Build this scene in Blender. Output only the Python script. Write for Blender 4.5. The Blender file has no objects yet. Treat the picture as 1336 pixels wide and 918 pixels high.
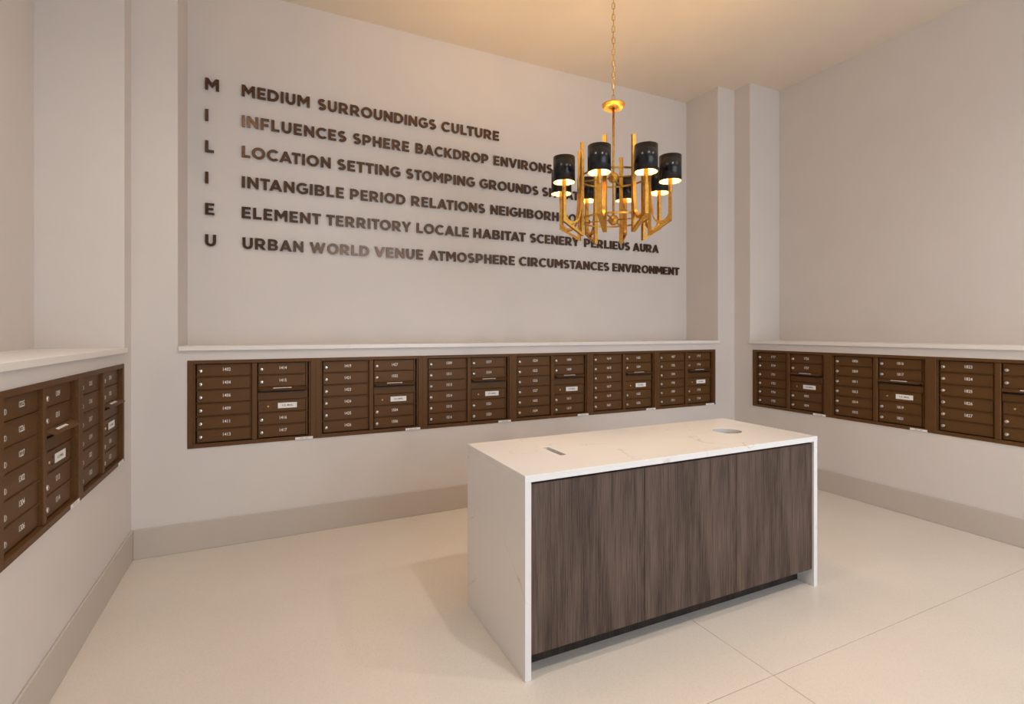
import bpy, bmesh, math, random
from mathutils import Vector, Matrix
random.seed(7)
PI = math.pi
scene = bpy.context.scene
col = scene.collection

# ------------------------------------------------------------------ camera
F_PX, HORIZON, YAW = 668.12, 431.5, math.radians(25.54)
cam_data = bpy.data.cameras.new('camera')
cam_data.sensor_width = 36.0
cam_data.lens = F_PX / 1336 * 36.0
cam_data.shift_y = -(459 - HORIZON) / 1336
cam_data.clip_start = 0.05
cam = bpy.data.objects.new('camera', cam_data)
col.objects.link(cam)
cam.location = (0, 0, 1.6)
cam.rotation_euler = (PI / 2, 0, -YAW)
scene.camera = cam

# ------------------------------------------------------------------ world, large lights, exposure
world = bpy.data.worlds.new('world')
scene.world = world
world.use_nodes = True
wb = world.node_tree.nodes['Background']
wb.inputs[0].default_value = (0.80, 0.90, 1.0, 1)     # overcast daylight beyond the entrance
wb.inputs[1].default_value = 4.1
DOWNLIGHT_W = 174.0
DOWNLIGHT_COL = (1.0, 0.885, 0.765)
BULB_EMIT = 1250.0
BULB_COL = (1.0, 0.61, 0.24)
scene.view_settings.view_transform = 'Standard'
scene.view_settings.look = 'None'
scene.view_settings.gamma = 1.0
scene.view_settings.use_curve_mapping = False
scene.view_settings.exposure = 0.0
scene.cycles.use_denoising = True
scene.cycles.max_bounces = 10
scene.cycles.diffuse_bounces = 6
scene.cycles.sample_clamp_indirect = 6.0
scene.cycles.caustics_reflective = False
scene.cycles.caustics_refractive = False

# ------------------------------------------------------------------ room measures (metres)
XL, XR, YB = -0.858, 5.034, 4.373          # lower wall faces
ND, NDL = 0.50, 0.462                       # niche depths
YR = -2.3                                   # rear wall face
ZC = 4.4665                                 # ceiling
ZL0, ZL1 = 1.4555, 1.4885                   # stone ledge
ZO0, ZO1 = 0.743, 1.384                     # mailbox banks
UW = 0.87365                                # width of one bank
NXL, NXR = -0.583, 4.762                    # sides of the back niche
NYL, NYR = 4.19, 4.155                      # ends of the side niches
BX0, LY1, RY1 = -0.524, 4.153, 4.114        # first bank edges: back wall, left wall, right wall

# ------------------------------------------------------------------ materials
def new_mat(name):
    m = bpy.data.materials.new(name)
    m.use_nodes = True
    nt = m.node_tree
    return m, nt, nt.nodes['Principled BSDF']

def N(nt, kind, **kw):
    n = nt.nodes.new(kind)
    for k, v in kw.items():
        setattr(n, k, v)
    return n

def objcoord(nt, scale=(1, 1, 1)):
    tc = N(nt, 'ShaderNodeTexCoord')
    mp = N(nt, 'ShaderNodeMapping')
    mp.inputs['Scale'].default_value = scale
    nt.links.new(tc.outputs['Object'], mp.inputs['Vector'])
    return mp.outputs['Vector']

def noise(nt, vec, scale, detail=3.0, rough=0.5):
    n = N(nt, 'ShaderNodeTexNoise')
    n.inputs['Scale'].default_value = scale
    n.inputs['Detail'].default_value = detail
    n.inputs['Roughness'].default_value = rough
    nt.links.new(vec, n.inputs['Vector'])
    return n.outputs['Fac']

def ramp(nt, fac, stops):
    r = N(nt, 'ShaderNodeValToRGB')
    el = r.color_ramp.elements
    while len(el) < len(stops):
        el.new(0.5)
    for e, (p, c) in zip(el, stops):
        e.position = p
        e.color = (*c, 1)
    nt.links.new(fac, r.inputs['Fac'])
    return r.outputs['Color']

def bump(nt, bsdf, height, strength, dist):
    b = N(nt, 'ShaderNodeBump')
    b.inputs['Strength'].default_value = strength
    b.inputs['Distance'].default_value = dist
    nt.links.new(height, b.inputs['Height'])
    nt.links.new(b.outputs['Normal'], bsdf.inputs['Normal'])

def paint(name, c, rough=0.6, spread=0.012):
    m, nt, b = new_mat(name)
    v = objcoord(nt)
    f = noise(nt, v, 3.0, 4)
    lo = tuple(x * (1 - spread) for x in c); hi = tuple(min(1, x * (1 + spread)) for x in c)
    nt.links.new(ramp(nt, f, [(0.35, lo), (0.65, hi)]), b.inputs['Base Color'])
    b.inputs['Roughness'].default_value = rough
    bump(nt, b, noise(nt, v, 260.0, 2), 0.12, 0.002)
    return m

def plain(name, c, rough=0.4, metal=0.0, grain=0.0, gscale=400.0, emit=None, estr=0.0):
    m, nt, b = new_mat(name)
    v = objcoord(nt)
    g = max(grain, 0.02)
    f = noise(nt, v, gscale, 2)
    lo = tuple(x * (1 - g) for x in c); hi = tuple(min(1, x * (1 + g)) for x in c)
    nt.links.new(ramp(nt, f, [(0.35, lo), (0.65, hi)]), b.inputs['Base Color'])
    b.inputs['Roughness'].default_value = rough
    b.inputs['Metallic'].default_value = metal
    if emit:
        b.inputs['Emission Color'].default_value = (*emit, 1)
        b.inputs['Emission Strength'].default_value = estr
    return m

def quartz(name, base, vein, vscale=1.0, width=0.012, rough=0.22, amount=1.0):
    m, nt, b = new_mat(name)
    v = objcoord(nt)
    # warp the coordinates, then take the narrow zero line of a big noise as a vein
    nz = N(nt, 'ShaderNodeTexNoise'); nz.inputs['Scale'].default_value = 2.2 * vscale; nz.inputs['Detail'].default_value = 5
    nt.links.new(v, nz.inputs['Vector'])
    add = N(nt, 'ShaderNodeVectorMath', operation='MULTIPLY_ADD')
    nt.links.new(nz.outputs['Color'], add.inputs[0]); add.inputs[1].default_value = (0.55, 0.55, 0.55); nt.links.new(v, add.inputs[2])
    f = noise(nt, add.outputs[0], 1.15 * vscale, 1.0)
    sub = N(nt, 'ShaderNodeMath', operation='SUBTRACT'); nt.links.new(f, sub.inputs[0]); sub.inputs[1].default_value = 0.5
    ab = N(nt, 'ShaderNodeMath', operation='ABSOLUTE'); nt.links.new(sub.outputs[0], ab.inputs[0])
    brk = noise(nt, v, 6.0, 2)
    mask = ramp(nt, ab.outputs[0], [(0.0, (1, 1, 1)), (width, (0, 0, 0))])
    mul = N(nt, 'ShaderNodeMath', operation='MULTIPLY')
    bw = ramp(nt, brk, [(0.42, (0, 0, 0)), (0.62, (1, 1, 1))])
    nt.links.new(mask, mul.inputs[0]); nt.links.new(bw, mul.inputs[1])
    mul2 = N(nt, 'ShaderNodeMath', operation='MULTIPLY'); nt.links.new(mul.outputs[0], mul2.inputs[0]); mul2.inputs[1].default_value = amount
    sp = noise(nt, v, 420.0, 2)
    basec = ramp(nt, sp, [(0.3, tuple(x * 0.96 for x in base)), (0.6, base)])
    mix = N(nt, 'ShaderNodeMixRGB'); nt.links.new(mul2.outputs[0], mix.inputs['Fac']); nt.links.new(basec, mix.inputs['Color1'])
    mix.inputs['Color2'].default_value = (*vein, 1)
    nt.links.new(mix.outputs['Color'], b.inputs['Base Color'])
    b.inputs['Roughness'].default_value = rough
    return m

def terrazzo(name):
    m, nt, b = new_mat(name)
    v = objcoord(nt)
    big = noise(nt, v, 1.3, 4)
    basec = ramp(nt, big, [(0.3, (0.660, 0.605, 0.545)), (0.7, (0.695, 0.640, 0.580))])
    vo = N(nt, 'ShaderNodeTexVoronoi'); vo.inputs['Scale'].default_value = 240.0
    nt.links.new(v, vo.inputs['Vector'])
    chips = ramp(nt, vo.outputs['Color'], [(0.05, (0.88, 0.88, 0.88)), (0.5, (1, 1, 1)), (0.95, (1.0, 1.0, 1.0))])
    mul = N(nt, 'ShaderNodeMixRGB', blend_type='MULTIPLY'); mul.inputs['Fac'].default_value = 0.8
    nt.links.new(basec, mul.inputs['Color1']); nt.links.new(chips, mul.inputs['Color2'])
    sp = noise(nt, v, 120.0, 1)
    dark = ramp(nt, sp, [(0.18, (0.55, 0.5, 0.44)), (0.23, (1, 1, 1))])
    mul2 = N(nt, 'ShaderNodeMixRGB', blend_type='MULTIPLY'); mul2.inputs['Fac'].default_value = 0.8
    nt.links.new(mul.outputs['Color'], mul2.inputs['Color1']); nt.links.new(dark, mul2.inputs['Color2'])
    nt.links.new(mul2.outputs['Color'], b.inputs['Base Color'])
    b.inputs['Roughness'].default_value = 0.26
    b.inputs['Specular IOR Level'].default_value = 0.35
    return m

def wood(name, dark, mid, light):
    m, nt, b = new_mat(name)
    v = objcoord(nt, (1, 1, 0.022))
    f1 = noise(nt, v, 150.0, 6, 0.75)
    v2 = objcoord(nt, (1, 1, 0.09))
    f2 = noise(nt, v2, 11.0, 5, 0.6)
    mx = N(nt, 'ShaderNodeMath', operation='MULTIPLY_ADD'); nt.links.new(f1, mx.inputs[0]); mx.inputs[1].default_value = 0.62
    mm = N(nt, 'ShaderNodeMath', operation='MULTIPLY'); nt.links.new(f2, mm.inputs[0]); mm.inputs[1].default_value = 0.38
    nt.links.new(mm.outputs[0], mx.inputs[2])
    nt.links.new(ramp(nt, mx.outputs[0], [(0.41, dark), (0.5, mid), (0.59, light)]), b.inputs['Base Color'])
    b.inputs['Roughness'].default_value = 0.55
    b.inputs['Specular IOR Level'].default_value = 0.2
    bump(nt, b, f1, 0.15, 0.002)
    return m

M = {}
M['wall'] = paint('wall_paint', (0.640, 0.596, 0.568), 0.55)
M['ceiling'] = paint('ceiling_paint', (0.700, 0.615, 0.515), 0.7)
M['base'] = paint('baseboard_paint', (0.500, 0.447, 0.400), 0.4)
M['floor'] = terrazzo('terrazzo')
M['grout'] = plain('joint_filler', (0.16, 0.145, 0.13), 0.8)
M['ledge'] = quartz('ledge_stone', (0.76, 0.72, 0.685), (0.6, 0.55, 0.5), 0.8, 0.008, 0.3, 0.3)
M['quartz'] = quartz('white_quartz', (0.715, 0.705, 0.700), (0.50, 0.41, 0.32), 1.3, 0.0045, 0.22, 0.75)
M['wood'] = wood('walnut_laminate', (0.040, 0.025, 0.019), (0.080, 0.053, 0.041), (0.128, 0.088, 0.069))
M['kick'] = wood('dark_laminate', (0.018, 0.012, 0.0095), (0.030, 0.021, 0.0165), (0.044, 0.032, 0.026))
M['bronze'] = plain('bronze_coat', (0.112, 0.051, 0.016), 0.50, 0.15, 0.28, 320.0)
M['bronze'].node_tree.nodes['Principled BSDF'].inputs['Specular IOR Level'].default_value = 0.25
M['cavity'] = plain('bronze_inside', (0.030, 0.018, 0.012), 0.7)
M['chrome'] = plain('lock_chrome', (0.78, 0.76, 0.73), 0.28, 1.0)
M['black'] = plain('black_void', (0.010, 0.009, 0.008), 0.6)
M['brasskey'] = plain('brass_key_cylinder', (0.75, 0.52, 0.20), 0.3, 1.0)
M['digit'] = plain('engraved_white', (0.80, 0.78, 0.74), 0.6)
M['label'] = plain('paper_label', (0.80, 0.79, 0.77), 0.6)
M['ink'] = plain('label_ink', (0.06, 0.06, 0.06), 0.7)
M['inkgrey'] = plain('label_ink_grey', (0.30, 0.29, 0.28), 0.7)
M['letter'] = plain('letter_bronze', (0.112, 0.066, 0.044), 0.23, 0.9, 0.12, 40.0)
M['gold'] = plain('aged_brass', (0.56, 0.305, 0.062), 0.42, 1.0, 0.14, 60.0)
M['shade'] = plain('black_shade', (0.006, 0.0062, 0.007), 0.24)
M['shade'].node_tree.nodes['Principled BSDF'].inputs['Specular IOR Level'].default_value = 0.35
M['shade_in'] = plain('gold_lining', (0.85, 0.62, 0.30), 0.5)
M['bulb'] = plain('lit_bulb', (1, 0.9, 0.7), 0.4, emit=BULB_COL, estr=BULB_EMIT)
M['cord'] = plain('gold_cord', (0.75, 0.50, 0.10), 0.45)
M['white'] = plain('white_trim', (0.75, 0.74, 0.72), 0.5)
M['lens'] = plain('lit_lens', (1, 1, 1), 0.5, emit=(1.0, 0.86, 0.70), estr=6.0)
M['frame'] = plain('dark_window_frame', (0.05, 0.045, 0.04), 0.4, 0.5)

# ------------------------------------------------------------------ mesh helpers
def obj(name, bm_or_mesh, mats, parent=None, loc=None, rot=None):
    if isinstance(bm_or_mesh, bmesh.types.BMesh):
        me = bpy.data.meshes.new(name)
        bm_or_mesh.to_mesh(me); bm_or_mesh.free()
    else:
        me = bm_or_mesh
    if len(me.materials) == 0:
        for m in (mats if isinstance(mats, (list, tuple)) else [mats]):
            me.materials.append(m)
    o = bpy.data.objects.new(name, me)
    col.objects.link(o)
    if parent is not None:
        o.parent = parent
    if loc is not None:
        o.location = loc
    if rot is not None:
        o.rotation_euler = rot
    return o

def empty(name, loc, rz=0.0):
    o = bpy.data.objects.new(name, None)
    o.empty_display_size = 0.1
    col.objects.link(o)
    o.location = loc; o.rotation_euler = (0, 0, rz)
    return o

def tag(o, label=None, cat=None, group=None, kind=None):
    if label: o['label'] = label
    if cat: o['category'] = cat
    if group: o['group'] = group
    if kind: o['kind'] = kind
    return o

def box(bm, x0, x1, y0, y1, z0, z1, bev=0.0, mi=0):
    vs = [bm.verts.new(p) for p in ((x0, y0, z0), (x1, y0, z0), (x1, y1, z0), (x0, y1, z0), (x0, y0, z1), (x1, y0, z1), (x1, y1, z1), (x0, y1, z1))]
    fs = [bm.faces.new([vs[i] for i in q]) for q in ((0, 3, 2, 1), (4, 5, 6, 7), (0, 1, 5, 4), (1, 2, 6, 5), (2, 3, 7, 6), (3, 0, 4, 7))]
    for f in fs:
        f.material_index = mi
    if bev:
        es = list({e for f in fs for e in f.edges})
        r = bmesh.ops.bevel(bm, geom=es, offset=bev, segments=1, affect='EDGES', profile=0.5)
        for f in r['faces']:
            f.material_index = mi
    return fs

def boxes(*bs, bev=0.0):
    bm = bmesh.new()
    for b in bs:
        box(bm, *b, bev=bev)
    return bm

def prism(bm, poly, axis_fn, d0, d1, mi=0):
    """extrude polygon poly (2D) between depths d0 and d1; axis_fn(u, v, d) -> xyz"""
    a = [bm.verts.new(axis_fn(u, v, d0)) for u, v in poly]
    b = [bm.verts.new(axis_fn(u, v, d1)) for u, v in poly]
    n = len(poly)
    fs = [bm.faces.new(a[::-1]), bm.faces.new(b)]
    for i in range(n):
        j = (i + 1) % n
        fs.append(bm.faces.new((a[i], a[j], b[j], b[i])))
    for f in fs:
        f.material_index = mi
    bmesh.ops.recalc_face_normals(bm, faces=fs)
    return fs

def lathe(bm, prof, seg=24, mi=0, smooth=True, cx=0.0, cy=0.0):
    """revolve (r, z) profile about z"""
    rings = []
    for r, z in prof:
        if r < 1e-6:
            rings.append([bm.verts.new((cx, cy, z))])
        else:
            rings.append([bm.verts.new((cx + r * math.cos(2 * PI * k / seg), cy + r * math.sin(2 * PI * k / seg), z)) for k in range(seg)])
    fs = []
    for A, B in zip(rings, rings[1:]):
        for k in range(seg):
            l = (k + 1) % seg
            if len(A) == 1 and len(B) == 1:
                continue
            if len(A) == 1:
                f = bm.faces.new((A[0], B[l], B[k]))
            elif len(B) == 1:
                f = bm.faces.new((A[k], A[l], B[0]))
            else:
                f = bm.faces.new((A[k], A[l], B[l], B[k]))
            f.smooth = smooth; f.material_index = mi
            fs.append(f)
    return fs

def tube(bm, pts, r, seg=8, closed=False, mi=0):
    pts = [Vector(p) for p in pts]
    n = len(pts)
    rings = []
    up = None
    for i, p in enumerate(pts):
        if closed:
            d = pts[(i + 1) % n] - pts[i - 1]
        else:
            d = pts[min(i + 1, n - 1)] - pts[max(i - 1, 0)]
        d.normalize()
        ref = Vector((0, 0, 1)) if abs(d.z) < 0.9 else Vector((1, 0, 0))
        if up is not None:
            ref = up
        x = d.cross(ref).normalized()
        y = x.cross(d).normalized()
        up = y
        rings.append([bm.verts.new(p + x * (r * math.cos(2 * PI * k / seg)) + y * (r * math.sin(2 * PI * k / seg))) for k in range(seg)])
    rng = range(n) if closed else range(n - 1)
    for i in rng:
        A, B = rings[i], rings[(i + 1) % n]
        for k in range(seg):
            l = (k + 1) % seg
            f = bm.faces.new((A[k], A[l], B[l], B[k])); f.smooth = True; f.material_index = mi
    if not closed:
        bm.faces.new(rings[0][::-1]).material_index = mi
        bm.faces.new(rings[-1]).material_index = mi

def shape_mesh(name, loops, depth, bevel=0.0):
    """flat outline with holes -> solid plate in local xy, thickness along z from 0 to depth"""
    cu = bpy.data.curves.new(name, 'CURVE')
    cu.dimensions = '2D'; cu.fill_mode = 'BOTH'
    cu.extrude = depth / 2 - bevel; cu.bevel_depth = bevel; cu.bevel_resolution = 0; cu.offset = -bevel
    for lp in loops:
        s = cu.splines.new('POLY')
        s.points.add(len(lp) - 1)
        for p, (x, y) in zip(s.points, lp):
            p.co = (x, y, 0, 1)
        s.use_cyclic_u = True
    t = bpy.data.objects.new(name, cu)
    me = bpy.data.meshes.new_from_object(t)
    bpy.data.objects.remove(t); bpy.data.curves.remove(cu)
    bm = bmesh.new(); bm.from_mesh(me)
    bmesh.ops.remove_doubles(bm, verts=bm.verts, dist=1e-5)
    for v in bm.verts:
        v.co.z += depth / 2
    for f in bm.faces:
        f.smooth = False
    bm.to_mesh(me); bm.free()
    me.materials.clear()
    return me

def text_mesh(body, height, squeeze=1.0, extrude=0.0004, weight=0.0):
    cu = bpy.data.curves.new('text', 'FONT')
    cu.body = body; cu.size = 1.0; cu.resolution_u = 2; cu.align_x = 'CENTER'; cu.align_y = 'CENTER'
    cu.extrude = 0.0; cu.offset = weight
    t = bpy.data.objects.new('text', cu)
    me = bpy.data.meshes.new_from_object(t)
    bpy.data.objects.remove(t); bpy.data.curves.remove(cu)
    k = height / 0.73
    for v in me.vertices:
        v.co = (v.co.x * k * squeeze, -extrude, v.co.y * k)      # standing upright, facing -y
    me.materials.clear()
    return me

def arc(cx, cy, rx, ry, a0, a1, n=10):
    return [(cx + rx * math.cos(math.radians(a0 + (a1 - a0) * i / n)), cy + ry * math.sin(math.radians(a0 + (a1 - a0) * i / n))) for i in range(n + 1)]

# ------------------------------------------------------------------ the room
def struct(name, bm, m):
    return tag(obj(name, bm, m), kind='structure')

# floor: filler bed + big terrazzo slabs with thin joints
fb = struct('floor', boxes((XL - 0.6, XR + 0.6, YR - 0.1, YB + 0.6, -0.12, -0.012)), M['grout'])
xs = [XL - 0.6, 2.123, XR + 0.6]
ys = [YR - 0.1, -1.10, 1.624, YB + 0.6]
J = 0.0014
for i in range(2):
    for j in range(3):
        bm = bmesh.new()
        box(bm, xs[i] + (J if i else 0), xs[i + 1] - (J if i == 0 else 0), ys[j] + (J if j else 0), ys[j + 1] - (J if j < 2 else 0), -0.012, 0.0, bev=0.0007)
        obj('floor_slab', bm, M['floor'], fb)
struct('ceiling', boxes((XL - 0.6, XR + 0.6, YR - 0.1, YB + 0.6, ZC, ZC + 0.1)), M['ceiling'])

op = 0.009          # the flange of a bank covers the edge of its opening by this much
OZ0, OZ1 = ZO0 + op, ZO1 - op
bx1 = BX0 + 6 * UW
Y2 = YB + 0.6
struct('wall_back', boxes(
    (XL, XR, YB, Y2, 0, OZ0), (XL, XR, YB, Y2, OZ1, ZL0),
    (XL, BX0 + op, YB, Y2, OZ0, OZ1), (bx1 - op, XR, YB, Y2, OZ0, OZ1),
    (XL, NXL, YB, Y2, ZL0, ZC), (NXR, XR, YB, Y2, ZL0, ZC),
    (NXL, NXR, YB + ND, Y2, ZL0, ZC),
    (BX0, bx1, Y2 - 0.05, Y2, OZ0, OZ1)), M['wall'])
ly0 = LY1 - 2 * UW
X0 = XL - 0.6
struct('wall_left', boxes(
    (X0, XL, YR, Y2, 0, OZ0), (X0, XL, YR, Y2, OZ1, ZL0),
    (X0, XL, YR, ly0 + op, OZ0, OZ1), (X0, XL, LY1 - op, Y2, OZ0, OZ1),
    (X0, XL, NYL, Y2, ZL0, ZC), (X0, XL - NDL, YR, NYL, ZL0, ZC)), M['wall'])
ry0 = RY1 - 3 * UW
X1 = XR + 0.6
struct('wall_right', boxes(
    (XR, X1, YR, Y2, 0, OZ0), (XR, X1, YR, Y2, OZ1, ZL0),
    (XR, X1, YR, ry0 + op, OZ0, OZ1), (XR, X1, RY1 - op, Y2, OZ0, OZ1),
    (XR, X1, NYR, Y2, ZL0, ZC), (XR + ND, X1, YR, NYR, ZL0, ZC)), M['wall'])
# rear wall (behind the viewer) with the wide entrance opening that lets the daylight in
EX0, EX1, EZ = 0.9, 4.6, 3.8
struct('wall_rear', boxes(
    (X0, EX0, YR - 0.15, YR, 0, ZC), (EX1, X1, YR - 0.15, YR, 0, ZC), (EX0, EX1, YR - 0.15, YR, EZ, ZC)), M['wall'])
struct('trim_4', boxes((EX0, EX0 + 0.05, YR - 0.15, YR + 0.015, 0, EZ), (EX1 - 0.05, EX1, YR - 0.15, YR + 0.015, 0, EZ), (EX0, EX1, YR - 0.15, YR + 0.015, EZ - 0.05, EZ)), M['frame'])
# daylight portal fills the entrance opening (guides the sampling of the sky only)
pd = bpy.data.lights.new('entrance_portal', 'AREA'); pd.shape = 'RECTANGLE'; pd.size = EX1 - EX0 - 0.1; pd.size_y = EZ - 0.05
pd.cycles.is_portal = True
po = bpy.data.objects.new('entrance_portal', pd); col.objects.link(po)
po.location = ((EX0 + EX1) / 2, YR - 0.16, EZ / 2); po.rotation_euler = (PI / 2, 0, 0)

# baseboards (with a small eased top edge) and stone ledges
ZB, TB = 0.2098, 0.0125
struct('baseboard_back', boxes((XL + TB, XR - TB, YB - TB, YB, 0, ZB), bev=0.003), M['base'])
struct('baseboard_left', boxes((XL, XL + TB, YR, YB, 0, ZB), bev=0.003), M['base'])
struct('baseboard_right', boxes((XR - TB, XR, YR, YB, 0, ZB), bev=0.003), M['base'])
def ledge(name, bs):
    bm = bmesh.new()
    for b in bs:
        box(bm, *b, bev=0.002)
    return struct(name, bm, M['ledge'])
ledge('trim_1', [(NXL + 0.006, NXR + 0.010, YB - 0.022, YB, ZL0, ZL1), (NXL, NXR, YB, YB + ND, ZL0, ZL1)])
ledge('trim_2', [(XL, XL + 0.022, YR, NYL - 0.02, ZL0, ZL1), (XL - NDL, XL, YR, NYL, ZL0, ZL1)])
ledge('trim_3', [(XR - 0.022, XR, YR, NYR - 0.005, ZL0, ZL1), (XR, XR + ND, YR, NYR, ZL0, ZL1)])

# ------------------------------------------------------------------ the stone topped island
IX0, IX1, IY0, IY1, IH = 1.0585, 3.1192, 2.0765, 2.8185, 0.939
ST = 0.032
cxi, cyi = (IX0 + IX1) / 2, (IY0 + IY1) / 2
isl = tag(empty('mail_island', (cxi, cyi, 0)),
          'white stone waterfall island with walnut front panels, slot and round hole in its top', 'island')
hx, hy = (IX1 - IX0) / 2, (IY1 - IY0) / 2
def rrect(x0, x1, y0, y1):
    return [(x0, y0), (x1, y0), (x1, y1), (x0, y1)]
slot = rrect(1.407 - cxi, 1.445 - cxi, 2.345 - cyi, 2.552 - cyi)
hole = arc(2.750 - cxi, 2.447 - cyi, 0.089, 0.089, 0, 360, 48)[:-1]
top = shape_mesh('worktop', [rrect(-hx, hx, -hy, hy), slot, hole], ST, 0.0012)
obj('worktop', top, M['quartz'], isl, (0, 0, IH - ST))
bm = bmesh.new(); box(bm, -hx, -hx + ST, -hy, hy, 0, IH - ST, bev=0.0012); obj('side_panel', bm, M['quartz'], isl)
bm = bmesh.new(); box(bm, hx - ST, hx, -hy, hy, 0, IH - ST, bev=0.0012); obj('side_panel', bm, M['quartz'], isl)
DZ0, DZ1 = 0.107, IH - ST - 0.012
dx0, dx1 = -hx + ST + 0.003, hx - ST - 0.002
dw = (dx1 - dx0) / 3
for k in range(3):
    bm = bmesh.new()
    box(bm, 0.0015, dw - 0.0015, -hy + 0.011, -hy + 0.030, DZ0, DZ1, bev=0.001)
    d = obj('cabinet_door', bm, M['wood'], isl, (dx0 + k * dw, 0, 0))
obj('toe_kick', boxes((-hx + ST, hx - ST, -hy + 0.112, -hy + 0.13, 0, DZ0 + 0.004)), M['kick'], isl)
obj('carcass', boxes((-hx + ST, -hx + ST + 0.018, -hy + 0.032, hy - 0.022, 0.109, IH - ST - 0.001),
                     (hx - ST - 0.018, hx - ST, -hy + 0.032, hy - 0.022, 0.109, IH - ST - 0.001),
                     (-hx + ST, hx - ST, -hy + 0.032, hy - 0.022, 0.109, 0.127),
                     (-hx + ST, hx - ST, -hy + 0.032, -hy + 0.05, IH - ST - 0.08, IH - ST - 0.001)), M['kick'], isl)
obj('back_panel', boxes((-hx + ST, hx - ST, hy - 0.02, hy - 0.004, 0.0, IH - ST - 0.001)), M['wood'], isl)

# ------------------------------------------------------------------ mailbox banks
HU = ZO1 - ZO0
ROW0, ROWP = 0.0325, 0.0972          # bottom of the lowest door above the bank's base, row pitch
C1 = (0.058, 0.404); C2 = (0.462, 0.798)
OPN = ((0.036, 0.418), (0.454, 0.836))
YF, YD, YDIV = -0.007, 0.016, 0.010  # flange face, door face, divider face

def frame_mesh():
    bm = bmesh.new()
    zb, zt = 0.028, HU - 0.026
    # flange
    box(bm, 0, OPN[0][0], YF, 0.05, 0, HU, bev=0.0015)
    box(bm, OPN[1][1], UW, YF, 0.05, 0, HU, bev=0.0015)
    box(bm, OPN[0][0], OPN[1][1], YF, 0.05, 0, zb, bev=0.0015)
    box(bm, OPN[0][0], OPN[1][1], YF, 0.05, zt, HU, bev=0.0015)
    # stepped inner lips beside the doors
    box(bm, OPN[0][0], 0.048, 0.006, 0.05, zb, zt)
    box(bm, 0.824, OPN[1][1], 0.006, 0.05, zb, zt)
    me = bpy.data.meshes.new('frame'); bm.to_mesh(me); bm.free(); me.materials.append(M['bronze'])
    return me
FRAME = frame_mesh()

def mesh_of(bm, name, mats):
    me = bpy.data.meshes.new(name); bm.to_mesh(me); bm.free()
    for m in mats:
        me.materials.append(m)
    return me

bm = bmesh.new(); box(bm, 0.418, 0.454, 0.000, 0.05, 0.028, HU - 0.026, bev=0.003); POST = mesh_of(bm, 'post', [M['bronze']])
bm = bmesh.new(); box(bm, 0.012, UW - 0.012, 0.044, 0.38, 0.012, HU - 0.012); BODY = mesh_of(bm, 'body', [M['cavity']])
def door_mesh(w):
    bm = bmesh.new(); box(bm, 0, w, 0, 0.018, 0.003, ROWP - 0.006, bev=0.0015)
    return mesh_of(bm, 'door', [M['bronze']])
DOOR = [door_mesh(C1[1] - C1[0]), door_mesh(C2[1] - C2[0])]
def strip_mesh():
    bm = bmesh.new(); box(bm, 0, 0.012, 0, 0.012, 0, ROWP * 6, bev=0.001)
    return mesh_of(bm, 'hinge_strip', [M['bronze']])
STRIP = strip_mesh()
def divider_mesh(w):
    bm = bmesh.new()
    prism(bm, [(0, 0.0), (0, 0.0035), (0.012, 0.006), (0.03, 0.006), (0.03, 0.0)], lambda u, v, d: (d, u, v), 0, w)
    return mesh_of(bm, 'divider', [M['bronze']])
DIV = [divider_mesh(0.364), divider_mesh(0.364)]
def lock_mesh():
    bm = bmesh.new()
    lathe(bm, [(0.0140, 0), (0.0140, 0.004), (0.0118, 0.0055), (0.0118, 0.010), (0.010, 0.0115), (0.0, 0.0115)], 14)
    box(bm, -0.0012, 0.0012, -0.0055, 0.0055, 0.0115, 0.0121, mi=1)
    bmesh.ops.rotate(bm, verts=bm.verts, cent=(0, 0, 0), matrix=Matrix.Rotation(PI / 2, 3, 'X'))
    return mesh_of(bm, 'lock', [M['chrome'], M['black']])
LOCK = lock_mesh()
def screw_mesh():
    bm = bmesh.new()
    lathe(bm, [(0.0042, 0), (0.0036, 0.0016), (0, 0.002)], 8)
    bmesh.ops.rotate(bm, verts=bm.verts, cent=(0, 0, 0), matrix=Matrix.Rotation(PI / 2, 3, 'X'))
    return mesh_of(bm, 'screw', [M['cavity']])
SCREW = screw_mesh()
def key_mesh():
    bm = bmesh.new()
    lathe(bm, [(0.0075, 0), (0.0075, 0.003), (0.006, 0.0045), (0.0, 0.0045)], 12)
    box(bm, -0.001, 0.001, -0.0045, 0.0045, 0.0045, 0.005, mi=1)
    bmesh.ops.rotate(bm, verts=bm.verts, cent=(0, 0, 0), matrix=Matrix.Rotation(PI / 2, 3, 'X'))
    return mesh_of(bm, 'key_cylinder', [M['brasskey'], M['black']])
KEY = key_mesh()
def hood_mesh():
    bm = bmesh.new()
    w = 0.350
    prism(bm, [(0.016, 0.0), (-0.028, -0.019), (-0.028, -0.022), (0.016, -0.0035)], lambda u, v, d: (d + (0.012 if d == 0.0 else -0.012) * (u < 0), u, v), 0.0, w)
    for x in (0.0, w - 0.003):       # short cheeks that carry the hood
        prism(bm, [(0.016, -0.003), (-0.010, -0.016), (0.016, -0.03)], lambda u, v, d: (d, u, v), x, x + 0.003)
    return mesh_of(bm, 'slot_hood', [M['bronze']])
HOOD = hood_mesh()
def slotpanel_mesh(w):
    bm = bmesh.new(); box(bm, 0, w, 0, 0.018, 0, 0.056, bev=0.0015)
    box(bm, 0.004, w - 0.004, 0.014, 0.018, 0.056, 0.094, mi=1)
    return mesh_of(bm, 'slot_panel', [M['bronze'], M['black']])
SLOTP = slotpanel_mesh(0.356)

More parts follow.
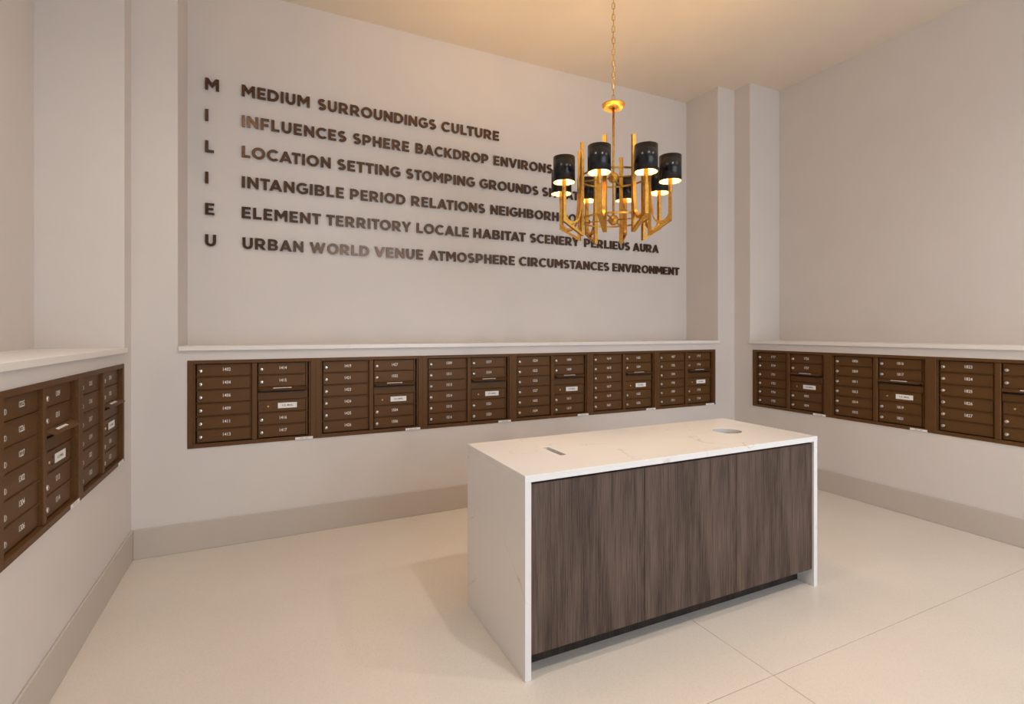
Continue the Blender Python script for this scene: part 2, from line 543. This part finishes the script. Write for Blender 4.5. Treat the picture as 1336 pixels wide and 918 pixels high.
def label_mesh(w, h, lines, th, ink, squeeze=1.0):
    bm = bmesh.new()
    box(bm, -w / 2, w / 2, -0.0006, 0, -h / 2, h / 2)
    for txt, z in lines:
        t = text_mesh(txt, th, squeeze, 0.0009, 0.02)
        b2 = bmesh.new(); b2.from_mesh(t)
        for f in b2.faces:
            f.material_index = 1
        for v in b2.verts:
            v.co.z += z
        tm = bpy.data.meshes.new('tmp'); b2.to_mesh(tm); b2.free()
        bm.from_mesh(tm)
        bpy.data.meshes.remove(tm); bpy.data.meshes.remove(t)
    # keep the ink faces' indices
    return mesh_of(bm, 'label', [M['label'], ink])
MAIL_LABEL = label_mesh(0.136, 0.042, [('U.S. MAIL', 0.0)], 0.0135, M['ink'], 1.05)
HOOD_LABEL = label_mesh(0.130, 0.021, [('OUTGOING MAIL', 0.0)], 0.0085, M['inkgrey'], 1.1)

def bank(loc, rz, nums, label, rng):
    root = tag(empty('mailbox_bank', loc, rz), label, 'mailbox', 'bronze mailbox banks set into the walls')
    obj('frame', FRAME, M['bronze'], root)
    obj('post', POST, M['bronze'], root)
    obj('body', BODY, M['cavity'], root)
    def door(c, row, num):
        d = obj('door', DOOR[c], M['bronze'], root, ((C1, C2)[c][0], YD, ROW0 + row * ROWP))
        lz = 0.042
        obj('lock', LOCK, M['chrome'], d, (0.023, 0, lz))
        if num:
            obj('number', text_mesh(num, 0.0245, 0.84, 0.0006, 0.014), M['digit'], d, (0.190 if c == 0 else 0.172, 0, 0.050))
    it = iter(nums)
    for row in (5, 4, 3, 2, 1, 0):
        door(0, row, next(it))
    for row in (5, 4, 1, 0):
        door(1, row, next(it))
    obj('hinge_strip', STRIP, M['bronze'], root, (0.405, 0.021, ROW0))
    obj('hinge_strip', STRIP, M['bronze'], root, (0.802, 0.021, ROW0))
    for c in (0, 1):
        for row in (1, 2, 3, 4, 5):
            if c == 1 and row == 4:
                continue                       # the hood takes this place
            obj('divider', DIV[c], M['bronze'], root, ((0.050, 0.457)[c], YDIV, ROW0 + row * ROWP - 0.004))
    sp = obj('slot_panel', SLOTP, M['bronze'], root, (0.458, YD, ROW0 + 3 * ROWP + 0.002))
    hd = obj('slot_hood', HOOD, M['bronze'], root, (0.459, 0, ROW0 + 4 * ROWP + 0.001))
    obj('label', HOOD_LABEL, M['label'], hd, (0.172, -0.0055, -0.0098), (math.atan2(0.042, 0.021), 0, 0)).rotation_euler = (-math.atan2(0.042, 0.021), 0, 0)
    pn = obj('service_panel', DOOR[1], M['bronze'], root, (C2[0], YD, ROW0 + 2 * ROWP))
    obj('label', MAIL_LABEL, M['label'], pn, (0.205, 0, 0.048), (0, 0, 0))
    obj('key_cylinder', KEY, M['brasskey'], pn, (0.068, 0, 0.046))
    for sx, sz in ((0.034, 0.064), (0.034, 0.026), (0.106, 0.062), (0.106, 0.030), (0.296, 0.05)):
        obj('screw', SCREW, M['cavity'], pn, (sx, 0, sz))
    if rng:
        obj('number_label', label_mesh(0.130, 0.0185, [(rng, 0.0)], 0.010, M['inkgrey'], 1.1), M['label'], root, (0.787, YF, 0.0105))
    return root

per_floor = ['02', '04', '06', '09', '11', '13', '14', '15', '16', '17', '19', '21', '23', '24', '25', '26', '27']
allnum = [f'{fl}{n}' for fl in range(12, 19) for n in per_floor]
seq = allnum[allnum.index('1225'):]
seq = seq + [''] * 20
sets = [seq[10 * i:10 * i + 10] for i in range(11)]
pos_back = ['leftmost of the six under the wall lettering', 'second from the left under the wall lettering', 'third from the left under the wall lettering',
            'fourth from the left under the wall lettering', 'fifth from the left, behind the island', 'rightmost of the six on the back wall']
def lab(nums, where):
    live = [n for n in nums if n]
    return f'bronze mailbox bank numbered {live[0]} to {live[-1]}, {where}'
def rngtxt(nums):
    live = [n for n in nums if n]
    return f'{live[0]}-{live[-1]}' if len(live) == 10 else ''
bank((XL, ly0, ZO0), PI / 2, sets[0], lab(sets[0], 'nearest the viewer on the left wall'), rngtxt(sets[0]))
bank((XL, ly0 + UW, ZO0), PI / 2, sets[1], lab(sets[1], 'by the corner on the left wall'), rngtxt(sets[1]))
for k in range(6):
    bank((BX0 + k * UW, YB, ZO0), 0, sets[2 + k], lab(sets[2 + k], pos_back[k]), rngtxt(sets[2 + k]))
for k, where in enumerate(('by the corner on the right wall', 'middle one on the right wall', 'cut by the right edge, one door blank')):
    bank((XR, RY1 - k * UW, ZO0), -PI / 2, sets[8 + k], lab(sets[8 + k], where), rngtxt(sets[8 + k]))

# ------------------------------------------------------------------ raised letters on the niche wall
def stroke_outline(pts, w):
    L, R = [], []
    n = len(pts)
    for i, (x, y) in enumerate(pts):
        x0, y0 = pts[max(i - 1, 0)]; x1, y1 = pts[min(i + 1, n - 1)]
        dx, dy = x1 - x0, y1 - y0
        l = math.hypot(dx, dy)
        nx, ny = -dy / l * w / 2, dx / l * w / 2
        L.append((x + nx, y + ny)); R.append((x - nx, y - ny))
    return L + R[::-1]
def glyph(ch):
    if ch == 'I': return 0.23, [[(0, 0), (.23, 0), (.23, 1), (0, 1)]]
    if ch == 'E': return 0.65, [[(0, 0), (.65, 0), (.65, .19), (.23, .19), (.23, .41), (.59, .41), (.59, .59), (.23, .59), (.23, .81), (.64, .81), (.64, 1), (0, 1)]]
    if ch == 'F': return 0.64, [[(0, 0), (.23, 0), (.23, .33), (.59, .33), (.59, .52), (.23, .52), (.23, .81), (.64, .81), (.64, 1), (0, 1)]]
    if ch == 'L': return 0.62, [[(0, 0), (.62, 0), (.62, .2), (.23, .2), (.23, 1), (0, 1)]]
    if ch == 'T': return 0.72, [[(.245, 0), (.475, 0), (.475, .80), (.72, .80), (.72, 1), (0, 1), (0, .80), (.245, .80)]]
    if ch == 'H': return 0.80, [[(0, 0), (.23, 0), (.23, .40), (.57, .40), (.57, 0), (.80, 0), (.80, 1), (.57, 1), (.57, .60), (.23, .60), (.23, 1), (0, 1)]]
    if ch == 'N': return 0.83, [[(0, 0), (.225, 0), (.225, .60), (.64, 0), (.83, 0), (.83, 1), (.605, 1), (.605, .42), (.205, 1), (0, 1)]]
    if ch == 'M': return 0.99, [[(0, 0), (.22, 0), (.22, .62), (.488, .215), (.502, .215), (.77, .62), (.77, 0), (.99, 0), (.99, 1), (.75, 1), (.495, .59), (.24, 1), (0, 1)]]
    if ch == 'V': return 0.94, [[(.365, 0), (.575, 0), (.94, 1), (.69, 1), (.47, .335), (.25, 1), (0, 1)]]
    if ch == 'W': return 1.36, [[(.30, 0), (.50, 0), (.68, .52), (.86, 0), (1.06, 0), (1.36, 1), (1.12, 1), (.945, .37), (.775, 1), (.585, 1), (.415, .37), (.24, 1), (0, 1)]]
    if ch == 'Y': return 0.88, [[(.325, 0), (.555, 0), (.555, .38), (.88, 1), (.63, 1), (.44, .60), (.25, 1), (0, 1), (.325, .37)]]
    if ch == 'K': return 0.85, [[(0, 0), (.23, 0), (.23, .28), (.325, .385), (.58, 0), (.85, 0), (.485, .55), (.83, 1), (.56, 1), (.23, .58), (.23, 1), (0, 1)]]
    if ch == 'A': return 0.98, [[(0, 0), (.235, 0), (.30, .165), (.68, .165), (.745, 0), (.98, 0), (.60, 1), (.38, 1)], [(.368, .345), (.49, .66), (.612, .345)]]
    if ch == 'U': return 0.78, [[(0, 1)] + arc(.39, .38, .39, .395, 180, 360, 14) + [(.78, 1), (.55, 1)] + arc(.39, .38, .16, .19, 360, 180, 12) + [(.23, 1)]]
    if ch == 'O': return 1.02, [arc(.51, .5, .51, .515, 0, 360, 32)[:-1], arc(.51, .5, .28, .31, 360, 0, 28)[:-1]]
    if ch == 'C': return 0.88, [arc(.51, .5, .51, .515, 44, 316, 24) + arc(.51, .5, .28, .31, 310, 50, 20)]
    if ch == 'G': return 0.93, [arc(.51, .5, .51, .515, 46, 312, 24) + [(.93, .17), (.93, .56), (.52, .56), (.52, .385), (.715, .385), (.715, .265)] + arc(.51, .5, .28, .31, 308, 52, 20)]
    if ch == 'D': return 0.88, [[(0, 0)] + arc(.37, .5, .51, .5, -90, 90, 16) + [(0, 1)], [(.23, .2), (.23, .8)] + arc(.37, .5, .275, .30, 90, -90, 14)]
    if ch == 'P': return 0.78, [[(0, 0), (.23, 0), (.23, .28)] + arc(.41, .64, .37, .36, -90, 90, 12) + [(0, 1)], [(.23, .475), (.23, .805)] + arc(.39, .64, .155, .165, 90, -90, 10)]
    if ch == 'R': return 0.84, [[(0, 0), (.23, 0), (.23, .305), (.345, .305), (.555, 0), (.84, 0), (.59, .35)] + arc(.42, .65, .37, .35, -50, 90, 10) + [(0, 1)], [(.23, .495), (.23, .805)] + arc(.40, .65, .155, .155, 90, -90, 10)]
    if ch == 'B': return 0.80, [[(0, 0)] + arc(.47, .285, .33, .285, -90, 60, 10) + arc(.435, .74, .315, .26, -50, 90, 10) + [(0, 1)],
                                [(.225, .18), (.225, .405)] + arc(.46, .2925, .11, .1125, 90, -90, 8), [(.225, .585), (.225, .82)] + arc(.42, .7025, .10, .1175, 90, -90, 8)]
    if ch == 'S':
        c = arc(.36, .71, .235, .195, 38, 262, 16) + arc(.36, .295, .255, .2, 82, -146, 16)
        return 0.73, [stroke_outline(c, .215)]
    raise KeyError(ch)

YT = YB + ND                # niche wall face
LT, LG = 0.016, 0.004       # letter thickness, stand-off gap
YFACE = YT - LG - LT
sy, cyw = math.sin(YAW), math.cos(YAW)
def wall_x(u):              # photo column -> x on the plane of the letter faces
    a = (u - 668) / F_PX
    return (sy + a * cyw) / (cyw - a * sy) * YFACE
CAP = 0.0985
base0, pitch = None, None
def wall_z(u, v):
    a = (u - 668) / F_PX
    t = YFACE / (cyw - a * sy)
    return 1.6 + (HORIZON - v) / F_PX * t
z_first, z_last = wall_z(316, 124.7), wall_z(316, 324.0)
pitch = (z_first - z_last) / 5
CAP = (wall_z(316, 110.1) - wall_z(316, 124.7) + wall_z(316, 309.1) - wall_z(316, 324.0)) / 2
glyph_cache = {}
ORD = ['first', 'second', 'third', 'fourth', 'fifth', 'sixth', 'seventh', 'eighth', 'ninth', 'tenth', 'eleventh', 'twelfth', 'thirteenth', 'fourteenth']
def letter(ch, x, z, sx, label, group):
    key = ch
    if key not in glyph_cache:
        w, loops = glyph(ch)
        glyph_cache[key] = shape_mesh('raised_letter', loops, LT / CAP, 0.0)
    o = obj('raised_letter', glyph_cache[key], M['letter'], None, (x, YT - LG, z), (PI / 2, 0, 0))
    o.scale = (CAP * sx, CAP, CAP)
    # short pins that hold the letter off the wall
    w, _ = glyph(ch)
    tag(o, label, 'letter', group)
    return o
KERN = {('A', 'T'): -.10, ('T', 'A'): -.12, ('L', 'T'): -.08, ('A', 'V'): -.1, ('R', 'Y'): -.03, ('T', 'Y'): 0.0, ('L', 'O'): -.02, ('T', 'O'): -.05, ('D', 'A'): -.03, ('P', 'E'): 0.0}
def natural(word, gap=0.165):
    xs, x = [], 0.0
    for i, ch in enumerate(word):
        w, _ = glyph(ch)
        if i:
            g = gap
            a, b = word[i - 1], ch
            for c in (a, b):
                if c in 'OCGSDQ': g -= 0.025
                if c in 'ATVY': g -= 0.045
            x += g + KERN.get((a, b), 0.0)
        xs.append(x); x += w
    return xs, x
LINES = [
    [('MEDIUM', 315.6, 404.2), ('SURROUNDINGS', 414.7, 569.3), ('CULTURE', 576.2, 651.3)],
    [('INFLUENCES', 315.6, 452.2), ('SPHERE', 460.6, 534.0), ('BACKDROP', 542.4, 637.4), ('ENVIRONS', 644.5, 721.2)],
    [('LOCATION', 315.6, 431.6), ('SETTING', 440.2, 522.6), ('STOMPING', 530.1, 619.9), ('GROUNDS', 626.2, 702.8), ('SITUATION', 707.9, None)],
    [('INTANGIBLE', 315.6, 448.8), ('PERIOD', 457.0, 529.2), ('RELATIONS', 536.8, 633.2), ('NEIGHBORHOODS', 640.4, None)],
    [('ELEMENT', 315.6, 418.9), ('TERRITORY', 425.9, 536.6), ('LOCALE', 543.9, 611.9), ('HABITAT', 618.3, 686.1), ('SCENERY', 692.1, 756.0), ('PERLIEUS', 762.8, 822.3), ('AURA', 826.5, 859.8)],
    [('URBAN', 316.5, 396.0), ('WORLD', 404.4, 482.0), ('VENUE', 488.9, 552.4), ('ATMOSPHERE', 559.6, 671.9), ('CIRCUMSTANCES', 677.9, 795.2), ('ENVIRONMENT', 799.9, 886.5)],
]
mean_sx = []
for li, line in enumerate(LINES):
    zb = z_first - li * pitch
    for word, u0, u1 in line:
        xs_, tot = natural(word)
        x0 = wall_x(u0)
        if u1:
            sx = (wall_x(u1) - x0) / (tot * CAP); mean_sx.append(sx)
        else:
            sx = sum(mean_sx) / len(mean_sx)
        for i, ch in enumerate(word):
            letter(ch, x0 + xs_[i] * CAP * sx, zb, sx,
                   f'raised bronze letter {ch}, {ORD[i]} letter of the word {word} on the back wall', f'letters of the word {word}')
mean_s = sum(mean_sx) / len(mean_sx)
z1, z2 = wall_z(268, 115.9), wall_z(268, 320.4)
for i, (ch, where) in enumerate((('M', 'topmost in the column'), ('I', 'second from the top in the column'), ('L', 'third from the top in the column'),
                                 ('I', 'fourth from the top in the column'), ('E', 'fifth from the top in the column'), ('U', 'lowest in the column'))):
    letter(ch, wall_x(267.6), z1 + (z2 - z1) * i / 5, mean_s, f'raised bronze initial {ch}, {where} left of the words', 'column of single initials')

# ------------------------------------------------------------------ chandelier
CX, CY = 2.088, 2.797
ch_root = tag(empty('chandelier', (CX, CY, 2.22)), 'brass chandelier with eight black drum shades hanging from a chain over the island', 'chandelier')
ZR = 2.22
RO, PH = 0.365, math.radians(40)
# arm plate in (radius, height)
u_in = [(.3565, 2.490), (.3565, 2.40)] + [(0.3075 + 0.049 * math.cos(t), 2.365 + 0.057 * math.sin(t)) for t in [-k * PI / 14 for k in range(1, 14)]] + [(.2575, 2.385), (.2515, 2.43), (.2475, 2.48), (.2450, 2.54), (.2445, 2.83), (.2265, 2.83), (.2265, 2.220), (.238, 2.220), (.375, 2.306), (.375, 2.490)]
a_hole = [(.2455, 2.244), (.318, 2.290), (.298, 2.292), (.276, 2.305), (.260, 2.328), (.2515, 2.355), (.2455, 2.385)]
arm_me = shape_mesh('arm', [u_in, a_hole], 0.025, 0.0008)
# plate lies in local xy; stand it up: x = radius, z = height
for v in arm_me.vertices:
    x, y, z = v.co
    v.co = (x, 0.0125 - z, y - ZR)
arm_me.materials.append(M['gold'])
bm = bmesh.new(); lathe(bm, [(0, 0), (0.0125, 0), (0.0135, 0.004), (0.0135, 0.145), (0.011, 0.149), (0, 0.149)], 16); SLEEVE = mesh_of(bm, 'candle_sleeve', [M['gold']])
def shade_mesh():
    bm = bmesh.new()
    R_, H_ = 0.070, 0.160
    lathe(bm, [(R_ - 0.002, 0), (R_, 0), (R_, H_), (R_ - 0.002, H_)], 40, 0)
    lathe(bm, [(R_ - 0.002, H_), (R_ - 0.002, 0)], 40, 1)
    return mesh_of(bm, 'shade', [M['shade'], M['shade_in']])
SHADE = shade_mesh()
def fitter_mesh():
    bm = bmesh.new()
    for k in range(3):
        a = 2 * PI * k / 3 + 0.4
        tube(bm, [(0.012 * math.cos(a), 0.012 * math.sin(a), 0.0), (0.069 * math.cos(a), 0.069 * math.sin(a), 0.014)], 0.0013, 5)
    return mesh_of(bm, 'shade_fitter', [M['gold']])
FITTER = fitter_mesh()
def bulb_mesh():
    bm = bmesh.new()
    lathe(bm, [(0, 0), (0.009, 0.0), (0.0135, 0.010), (0.0165, 0.025), (0.013, 0.043), (0.006, 0.056), (0, 0.060)], 12)
    return mesh_of(bm, 'bulb', [M['bulb']])
BULB = bulb_mesh()
for k in range(8):
    a = PH + k * PI / 4
    arm = obj('arm', arm_me, M['gold'], ch_root, (0, 0, 0), (0, 0, a))
    obj('candle_sleeve', SLEEVE, M['gold'], arm, (RO + 0.001, 0, 2.488 - ZR))
    obj('shade', SHADE, M['shade'], arm, (RO + 0.001, 0, 2.555 - ZR))
    obj('shade_fitter', FITTER, M['gold'], arm, (RO + 0.001, 0, 2.562 - ZR))
    obj('bulb', BULB, M['bulb'], arm, (RO + 0.001, 0, 2.637 - ZR))
ZH = (2.623 - ZR, 2.341 - ZR)
for zh in ZH:
    bm = bmesh.new()
    lathe(bm, [(0.0355 * math.sin(PI * i / 10), -0.0355 * math.cos(PI * i / 10)) for i in range(11)], 20)
    hub = obj('hub_ball', bm, M['gold'], ch_root, (0, 0, zh))
    bm = bmesh.new()
    lathe(bm, [(0.2225, -0.006), (0.2265, -0.006), (0.2265, 0.006), (0.2225, 0.006), (0.2225, -0.006)], 64, smooth=False)
    obj('ring', bm, M['gold'], ch_root, (0, 0, zh))
    for k in (0, 2, 4, 6):
        a = PH + k * PI / 4
        bm = bmesh.new(); tube(bm, [(0.03, 0, 0), (0.224, 0, 0)], 0.0045, 8)
        obj('spoke', bm, M['gold'], ch_root, (0, 0, zh), (0, 0, a))
bm = bmesh.new(); tube(bm, [(0, 0, ZH[1]), (0, 0, 3.09 - ZR)], 0.0078, 12); obj('stem', bm, M['gold'], ch_root)
bm = bmesh.new()
for pr in ([(0, 0), (0.0625, 0.0)], [(0.0625, 0.0), (0.0640, 0.0015)], [(0.0640, 0.0015), (0.0745, 0.019)], [(0.0745, 0.019), (0.0750, 0.026)], [(0.0750, 0.026), (0.070, 0.030), (0.02, 0.034)], [(0.02, 0.034), (0.010, 0.050), (0, 0.052)]):
    lathe(bm, pr, 40)
obj('collar_disc', bm, M['gold'], ch_root, (0, 0, 3.086 - ZR))
def link_mesh():
    bm = bmesh.new()
    a, b = 0.0100, 0.0215
    pts = [((a - 0.0) * math.cos(t), 0, (b - a) * (1 if math.sin(t) >= 0 else -1) * min(1, abs(math.sin(t)) * 3) + a * math.sin(t)) for t in [2 * PI * (i + 0.5) / 16 for i in range(16)]]
    tube(bm, pts, 0.0021, 6, closed=True)
    return mesh_of(bm, 'chain_link', [M['gold']])
LINK = link_mesh()
z = 3.155 - ZR
k = 0
cord = []
while z < ZC - 0.05 - ZR:
    obj('chain_link', LINK, M['gold'], ch_root, (0, 0, z), (0, 0, PI / 2 * (k % 2) - 0.63))
    cord.append((0.006 * math.sin(k * 1.7), 0.006 * math.cos(k * 1.7), z))
    z += 0.0385; k += 1
bm = bmesh.new(); tube(bm, [(0, 0, 3.13 - ZR)] + cord + [(0, 0, ZC - 0.02 - ZR)], 0.0024, 6); obj('cord', bm, M['cord'], ch_root)
bm = bmesh.new(); lathe(bm, [(0, -0.035), (0.012, -0.035), (0.02, -0.03), (0.06, -0.022), (0.066, -0.006), (0.066, 0.0), (0, 0)], 32)
obj('ceiling_rose', bm, M['gold'], ch_root, (0, 0, ZC - ZR))

# ------------------------------------------------------------------ recessed downlights in the ceiling
bm = bmesh.new(); lathe(bm, [(0.055, -0.001), (0.058, -0.006), (0.078, -0.006), (0.080, -0.002), (0.080, 0.0)], 32); RIM = mesh_of(bm, 'rim', [M['white']])
bm = bmesh.new(); lathe(bm, [(0, -0.001), (0.056, -0.001)], 32); LENS = mesh_of(bm, 'lens', [M['lens']])
for x, y, where in ((-0.27, 1.90, 'added to brighten the left side'), (1.74, 0.33, 'the middle one of three'), (3.75, 0.33, 'the one near the right wall')):  # left lamp is an unseen fill, added to lift floor and island side
    r = tag(empty('recessed_downlight', (x, y, ZC)), f'round white recessed ceiling downlight above the floor, {where}', 'downlight', 'recessed ceiling downlights')
    obj('rim', RIM, M['white'], r)
    obj('lens', LENS, M['lens'], r)
    ld = bpy.data.lights.new('downlight_lamp', 'SPOT')
    ld.energy = DOWNLIGHT_W; ld.color = DOWNLIGHT_COL
    ld.spot_size = math.radians(150); ld.spot_blend = 0.9; ld.shadow_soft_size = 0.05
    lo = bpy.data.objects.new('downlight_lamp', ld); col.objects.link(lo)
    lo.parent = r; lo.location = (0, 0, -0.012)
